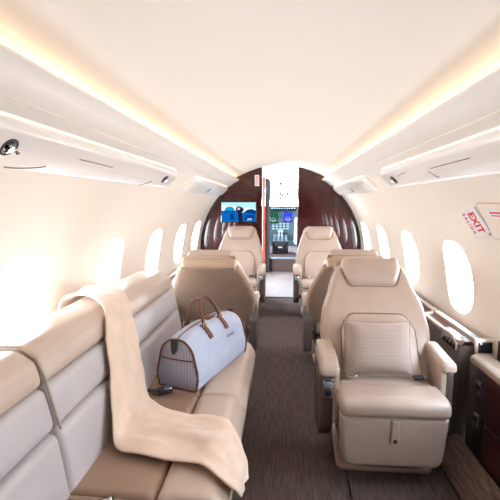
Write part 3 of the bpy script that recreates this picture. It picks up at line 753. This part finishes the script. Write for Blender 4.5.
bm = B(); tube(bm, [(x, 0, bpt(x, 6)[2] + .001) for x in [-HL + 2 * HL * k / 16 for k in range(17)]], .005, 8, flat=.4); zp = link('zip', bm, M['brown'], bag)
bm = B(); box(bm, (.02, -.0, .268), (.075, .05, .008), .003); link('handle_tab', bm, M['brown'], bag)
def handle(qs, lean, top):
    bm = B()
    a = bpt(-.105, qs, .006); b = bpt(.065, qs, .006); pts = []
    for k in range(21):
        t = k / 20; e = t * PI
        x = -.02 - .085 * math.cos(e) * (1 - .12 * math.sin(e)); z = a.z + (top - a.z) * math.sin(e) ** .75; y = a.y + lean * math.sin(e)
        pts.append((x, y, z))
    tube(bm, pts, .0085, 8); h_ = link('handle', bm, M['brown'], bag)
    for x in (-.105, .065):
        bm = B(); sgn = -1 if qs < 6 else 1
        P2 = [bpt(x, qs + sgn * dq, .004) for dq in (-.35, 0, .4, .8, 1.15)]
        for i_, p in enumerate(P2): pass
        l = [(p.x - .014, p.y, p.z) for p in P2]; r_ = [(p.x + .014, p.y, p.z) for p in P2]
        n_ = [Vector((0, math.copysign(.005, p.y), .003)) for p in P2]
        loft(bm, [l, [tuple(Vector(q) + n_[i_]) for i_, q in enumerate(l)], [tuple(Vector(q) + n_[i_]) for i_, q in enumerate(r_)], r_])
        link('handle_strap', bm, M['brown'], h_)
        bm = B(); c_ = bpt(x, qs, .014)
        tube(bm, [(c_.x + .014 * math.cos(2 * PI * k / 12), c_.y, c_.z + .014 * math.sin(2 * PI * k / 12)) for k in range(12)], .0028, 6, closed=True); link('ring', bm, M['brass'], h_)
handle(5.0, .050, .385); handle(7.2, -.012, .372)
# small embroidered mark on the long side
bm = B(); pts = []
for k in range(40):
    t = k / 39; p = bpt(.045 + .085 * t, 3.25 + .12 * math.sin(t * 26), .0035); pts.append(p)
tube(bm, pts, .0010, 5); link('embroidery', bm, M['thread'], bag)

# ------------------------------------------------------------------ right side ledge and cabinets
def ledge(sgn, ya_, yb_, label, xin):
    t = thing('side_ledge', label, 'side ledge', (XC + sgn * .97, (ya_ + yb_) / 2, 0))
    o = t.location.copy(); L = (yb_ - ya_)
    X = lambda x: sgn * x + (XC + sgn * 0) - o.x
    xi, xo = xin - sgn * XC, 1.062
    bm = B(); box(bm, ((X(xi) + X(1.05)) / 2, 0, .29), (abs(X(1.05) - X(xi)), L, .57), .01); link('side_panel', bm, M['taupe'], t)
    bm = B(); box(bm, ((X(xi + .02) + X(xo + .02)) / 2, 0, .583), (abs(X(xo) - X(xi)), L - .03, .022), .004); link('wood_top', bm, M['wood_top'], t)
    bm = B(); tube(bm, [(X(xi + .010), -L / 2 + .01, .590)] + [(X(xi + .010), -L / 2 + L * .86 * k / 8, .590) for k in range(1, 9)] + [(X(xi + .03), L / 2 - .025, .592), (X(xi + .07), L / 2 - .012, .594), (X(xo - .05), L / 2 - .012, .597)], .017, 8, flat=.8); link('edge_rail', bm, M['rail'], t)
    bm = B(); pad(bm, rpoly([(xo - .048, .585), (xo - .006, .585), (xo - .006, .618), (xo - .042, .612)], .008), -L / 2 + .005, L / 2 - .004, r=.006, fn=lambda u, v, tt: (X(u), tt, v), rings=1); link('wall_rail', bm, M['rail'], t)
    return t, o, X, xi, xo
led, lo_, X_, xi, xo = ledge(1, 2.065, 2.64, 'wood topped side ledge with pale rails beside the near right armchair', .915)
bm = B(); pad(bm, rpoly([(-.27, .535), (-.06, .535), (-.06, .610), (-.22, .610), (-.27, .590)], [.01, .02, .03, .05, .02]), X_(xi - .008), X_(xi + .045), r=.012, fn=lambda u, v, t: (t, u, v), rings=2, step=.03); cpn = link('control_panel', bm, M['chrome'], led)
for k in range(4):
    bm = B(); box(bm, (X_(xi - .010), -.24 + .042 * k, .560), (.006, .030, .026), .003); link('switch', bm, M['black_glass'], cpn)
scr = thing('flip_screen', 'small grey screen in a silver frame standing at the end of the side ledge', 'screen', (1.02, 2.025, .545))
rz = Matrix.Rotation(-.15, 3, 'X')
bm = B(); box(bm, (0, 0, .040), (.098, .016, .088), .008, rot=rz); link('frame', bm, M['satin'], scr)
bm = B(); box(bm, (0, -.009, .042), (.070, .004, .054), .002, rot=rz); link('display', bm, M['black_glass'], scr)
ledge(1, 2.66, 5.45, 'dark wood topped side ledge beside the far right armchairs', .90)
ledge(-1, 2.66, 5.45, 'dark wood topped side ledge beside the far left armchairs', .90)

cab = thing('table_cabinet', 'dark wood fold-out table cabinet at the right edge of the view', 'cabinet', (.98, .9, 0))
bm = B(); box(bm, (.02, .06, .270), (.10, 2.12, .54), .006); link('carcass', bm, M['taupe'], cab)
for (a, b) in ((-1.0, -.12), (-.10, .93)):
    bm = B(); pad(bm, rpoly([(a, .30), (b, .30), (b, .535), (a, .535)], .01), -.032, -.048, r=.006, fn=lambda u, v, t: (t, u, v), rings=1); link('door', bm, M['wood'], cab)
    bm = B(); pad(bm, rpoly([(a, .03), (b, .03), (b, .29), (a, .29)], .01), -.032, -.046, r=.006, fn=lambda u, v, t: (t, u, v), rings=1); link('drawer', bm, M['wood'], cab)
bm = B(); box(bm, (-.034, .985, .30), (.014, .085, .46), .004); sp_ = link('latch_strip', bm, M['dark'], cab)
for z in (.435, .275):
    bm = B(); box(bm, (-.044, .985, z), (.012, .05, .07), .006); box(bm, (-.052, .985, z + .008), (.006, .03, .025), .003, mi=1); link('latch', bm, [M['chrome'], M['dark']], sp_)
cap = link('ledge_cap', (lambda b_: (pad(b_, rpoly([(-.052, .530), (.05, .530), (.05, .556), (.035, .572), (-.02, .572), (-.052, .560)], [.01, .01, .01, .02, .03, .02]), -1.0, 1.08, r=.012, fn=lambda u, v, t: (u, t, v), rings=1), b_)[1])(B()), M['rail'], cab)
bm = B(); box(bm, (.090, .60, .585), (.018, .98, .10), .006); link('back_rail', bm, M['wood'], cab)

# carpeted duct cover on the floor by the wall
bm = B(); pad(bm, rpoly([(.80, .0), (.925, .0), (.925, .108), (.905, .105), (.845, .055)], [.004, 0, 0, .02, .02]), -.38, 2.05, r=.006, fn=lambda u, v, t: (u, t, v), rings=1)
tag(link('duct_cover', bm, M['carpet2']), 'carpeted sloping duct cover on the floor beside the right cabinet', 'duct cover')
# floor seams
bm = B(); box(bm, (.322, .95, .0015), (.008, 1.9, .006)); struct('trim_9', bm, M['dark'], smooth=False)
bm = B(); box(bm, (.795, .8, .0015), (.010, 2.3, .006)); struct('trim_10', bm, M['dark'], smooth=False)

# ------------------------------------------------------------------ exit signs on the right wall
def wall_frame(y, s, off, ang):
    p = wallp(1, y, s, off); n_ = (wallp(1, y, s, off + .1) - p).normalized()
    ex = Vector((0, -1, 0)); ey = n_.cross(ex)
    e1 = ex * math.cos(ang) + ey * math.sin(ang); e2 = n_.cross(e1)
    return Matrix(((e1.x, e2.x, n_.x, p.x), (e1.y, e2.y, n_.y, p.y), (e1.z, e2.z, n_.z, p.z), (0, 0, 0, 1)))
ex = thing('exit_sign', 'white EXIT sign with red letters turned sideways on the right wall', 'sign')
n_ = Vector((-.786, -.447, -.427)).normalized(); e1 = Vector((.525, -.117, -.843)); e1 = (e1 - n_ * e1.dot(n_)).normalized(); e2 = n_.cross(e1)
ex.matrix_world = Matrix(((e1.x, e2.x, n_.x, .911), (e1.y, e2.y, n_.y, 1.978), (e1.z, e2.z, n_.z, 1.211), (0, 0, 0, 1)))
bm = B(); pad(bm, rpoly([(-.072, -.044), (.072, -.044), (.072, .044), (-.072, .044)], [.004, .004, .004, .010]), -.014, 0, r=.002, rings=1); link('plate', bm, M['white'], ex)
text_obj('lettering', 'EXIT', .046, Matrix.Translation((.002, .008, .0005)), M['red'], ex, .0005, .0013, 1.20)
text_obj('lettering', 'S A L I D A', .019, Matrix.Translation((-.004, -.028, .0005)), M['red'], ex, .0005, .0007, 1.25)
bm = B(); lathe(bm, [(.010, -.02), (.010, -.004), (.006, -.002)], 12, Matrix.Translation((.078, .030, -.010))); link('screw', bm, M['dark'], ex)
hp = thing('placard', 'white placard with red print inside the exit handle cover at right edge', 'sign')
hp.matrix_world = wall_frame(1.775, RAD * math.asin((1.262 - ZC) / RAD), .0075, 0)
bm = B(); pad(bm, rpoly([(-.07, -.022), (.07, -.022), (.07, .022), (-.085, .022)], .004), -.004, .002, r=.001, rings=1); link('plate', bm, M['white'], hp)
for k, (n_l, y_) in enumerate(((9, .006), (6, -.009))):
    bm = B()
    for q in range(n_l): box(bm, (-.052 + .0125 * q, y_, .0024), (.0085, .009 - .003 * k, .001))
    link('lettering', bm, M['red'], hp, smooth=False)
hc = thing('exit_handle_cover', 'cover of the emergency exit handle outlined on the right wall', 'cover')
mtx = wall_frame(1.70, RAD * math.asin((1.24 - ZC) / RAD), .0, 0); hc.matrix_world = mtx
ol = rpoly([(-.235, -.11), (.235, -.11), (.235, .075), (-.235, .075)], .025)
inv = mtx.inverted()
fw = lambda u, v, t: inv @ wallp(1, 1.70 - u, RAD * math.asin((1.24 - ZC) / RAD) + v, t)
bm = B(); pad(bm, ol, -.004, .002, r=.002, fn=fw, rings=3, step=.03); link('cover_plate', bm, M['lining'], hc)
bm = B(); tube(bm, [fw(p[0], p[1], .001) for p in resample(ol, .03)], .0014, 6, closed=True); link('groove', bm, M['seam'], hc)

# ------------------------------------------------------------------ light
w = bpy.data.worlds.new('world'); S.world = w; w.use_nodes = True
nt = w.node_tree; bg = nt.nodes['Background']
tc = nt.nodes.new('ShaderNodeTexCoord'); sp2 = nt.nodes.new('ShaderNodeSeparateXYZ'); r = nt.nodes.new('ShaderNodeValToRGB'); mr = nt.nodes.new('ShaderNodeMapRange')
mr.inputs['From Min'].default_value = -1
nt.links.new(tc.outputs['Generated'], sp2.inputs[0]); nt.links.new(sp2.outputs['Z'], mr.inputs['Value']); nt.links.new(mr.outputs[0], r.inputs[0])
r.color_ramp.elements[0].color = (.84, .86, .88, 1); r.color_ramp.elements[1].color = (.62, .80, 1, 1)
e = r.color_ramp.elements.new(.5); e.color = (.90, .955, 1, 1)
nt.links.new(r.outputs[0], bg.inputs[0]); bg.inputs[1].default_value = 9.0
def area(name, loc, direction, sx_, sy_, energy, col=(1, 1, 1), portal=False):
    l = bpy.data.lights.new(name, 'AREA'); l.shape = 'RECTANGLE'; l.size = sx_; l.size_y = sy_; l.energy = energy; l.color = col
    o = bpy.data.objects.new(name, l); COL.objects.link(o); o.location = loc
    o.rotation_euler = Vector(direction).to_track_quat('-Z', 'Y').to_euler()
    if portal: l.cycles.is_portal = True
    return o
for sgn, ys in ((-1, LEFT_Y), (1, RIGHT_Y)):
    for y in ys:
        p = wallp(sgn, y, WS, -.07); area('window_portal', p, (-sgn, 0, -.18), .42, .36, 1, portal=True)
# daylight through the open entry door
area('door_daylight', (-1.3, 6.3, 1.9), (1.0, .12, -1.15),  .7, .7, 22, (1, .98, .95))

S.view_settings.view_transform = 'Standard'; S.view_settings.look = 'None'; S.view_settings.gamma = 1
S.view_settings.exposure = 1.48
S.cycles.max_bounces = 12; S.cycles.diffuse_bounces = 6; S.cycles.transparent_max_bounces = 12
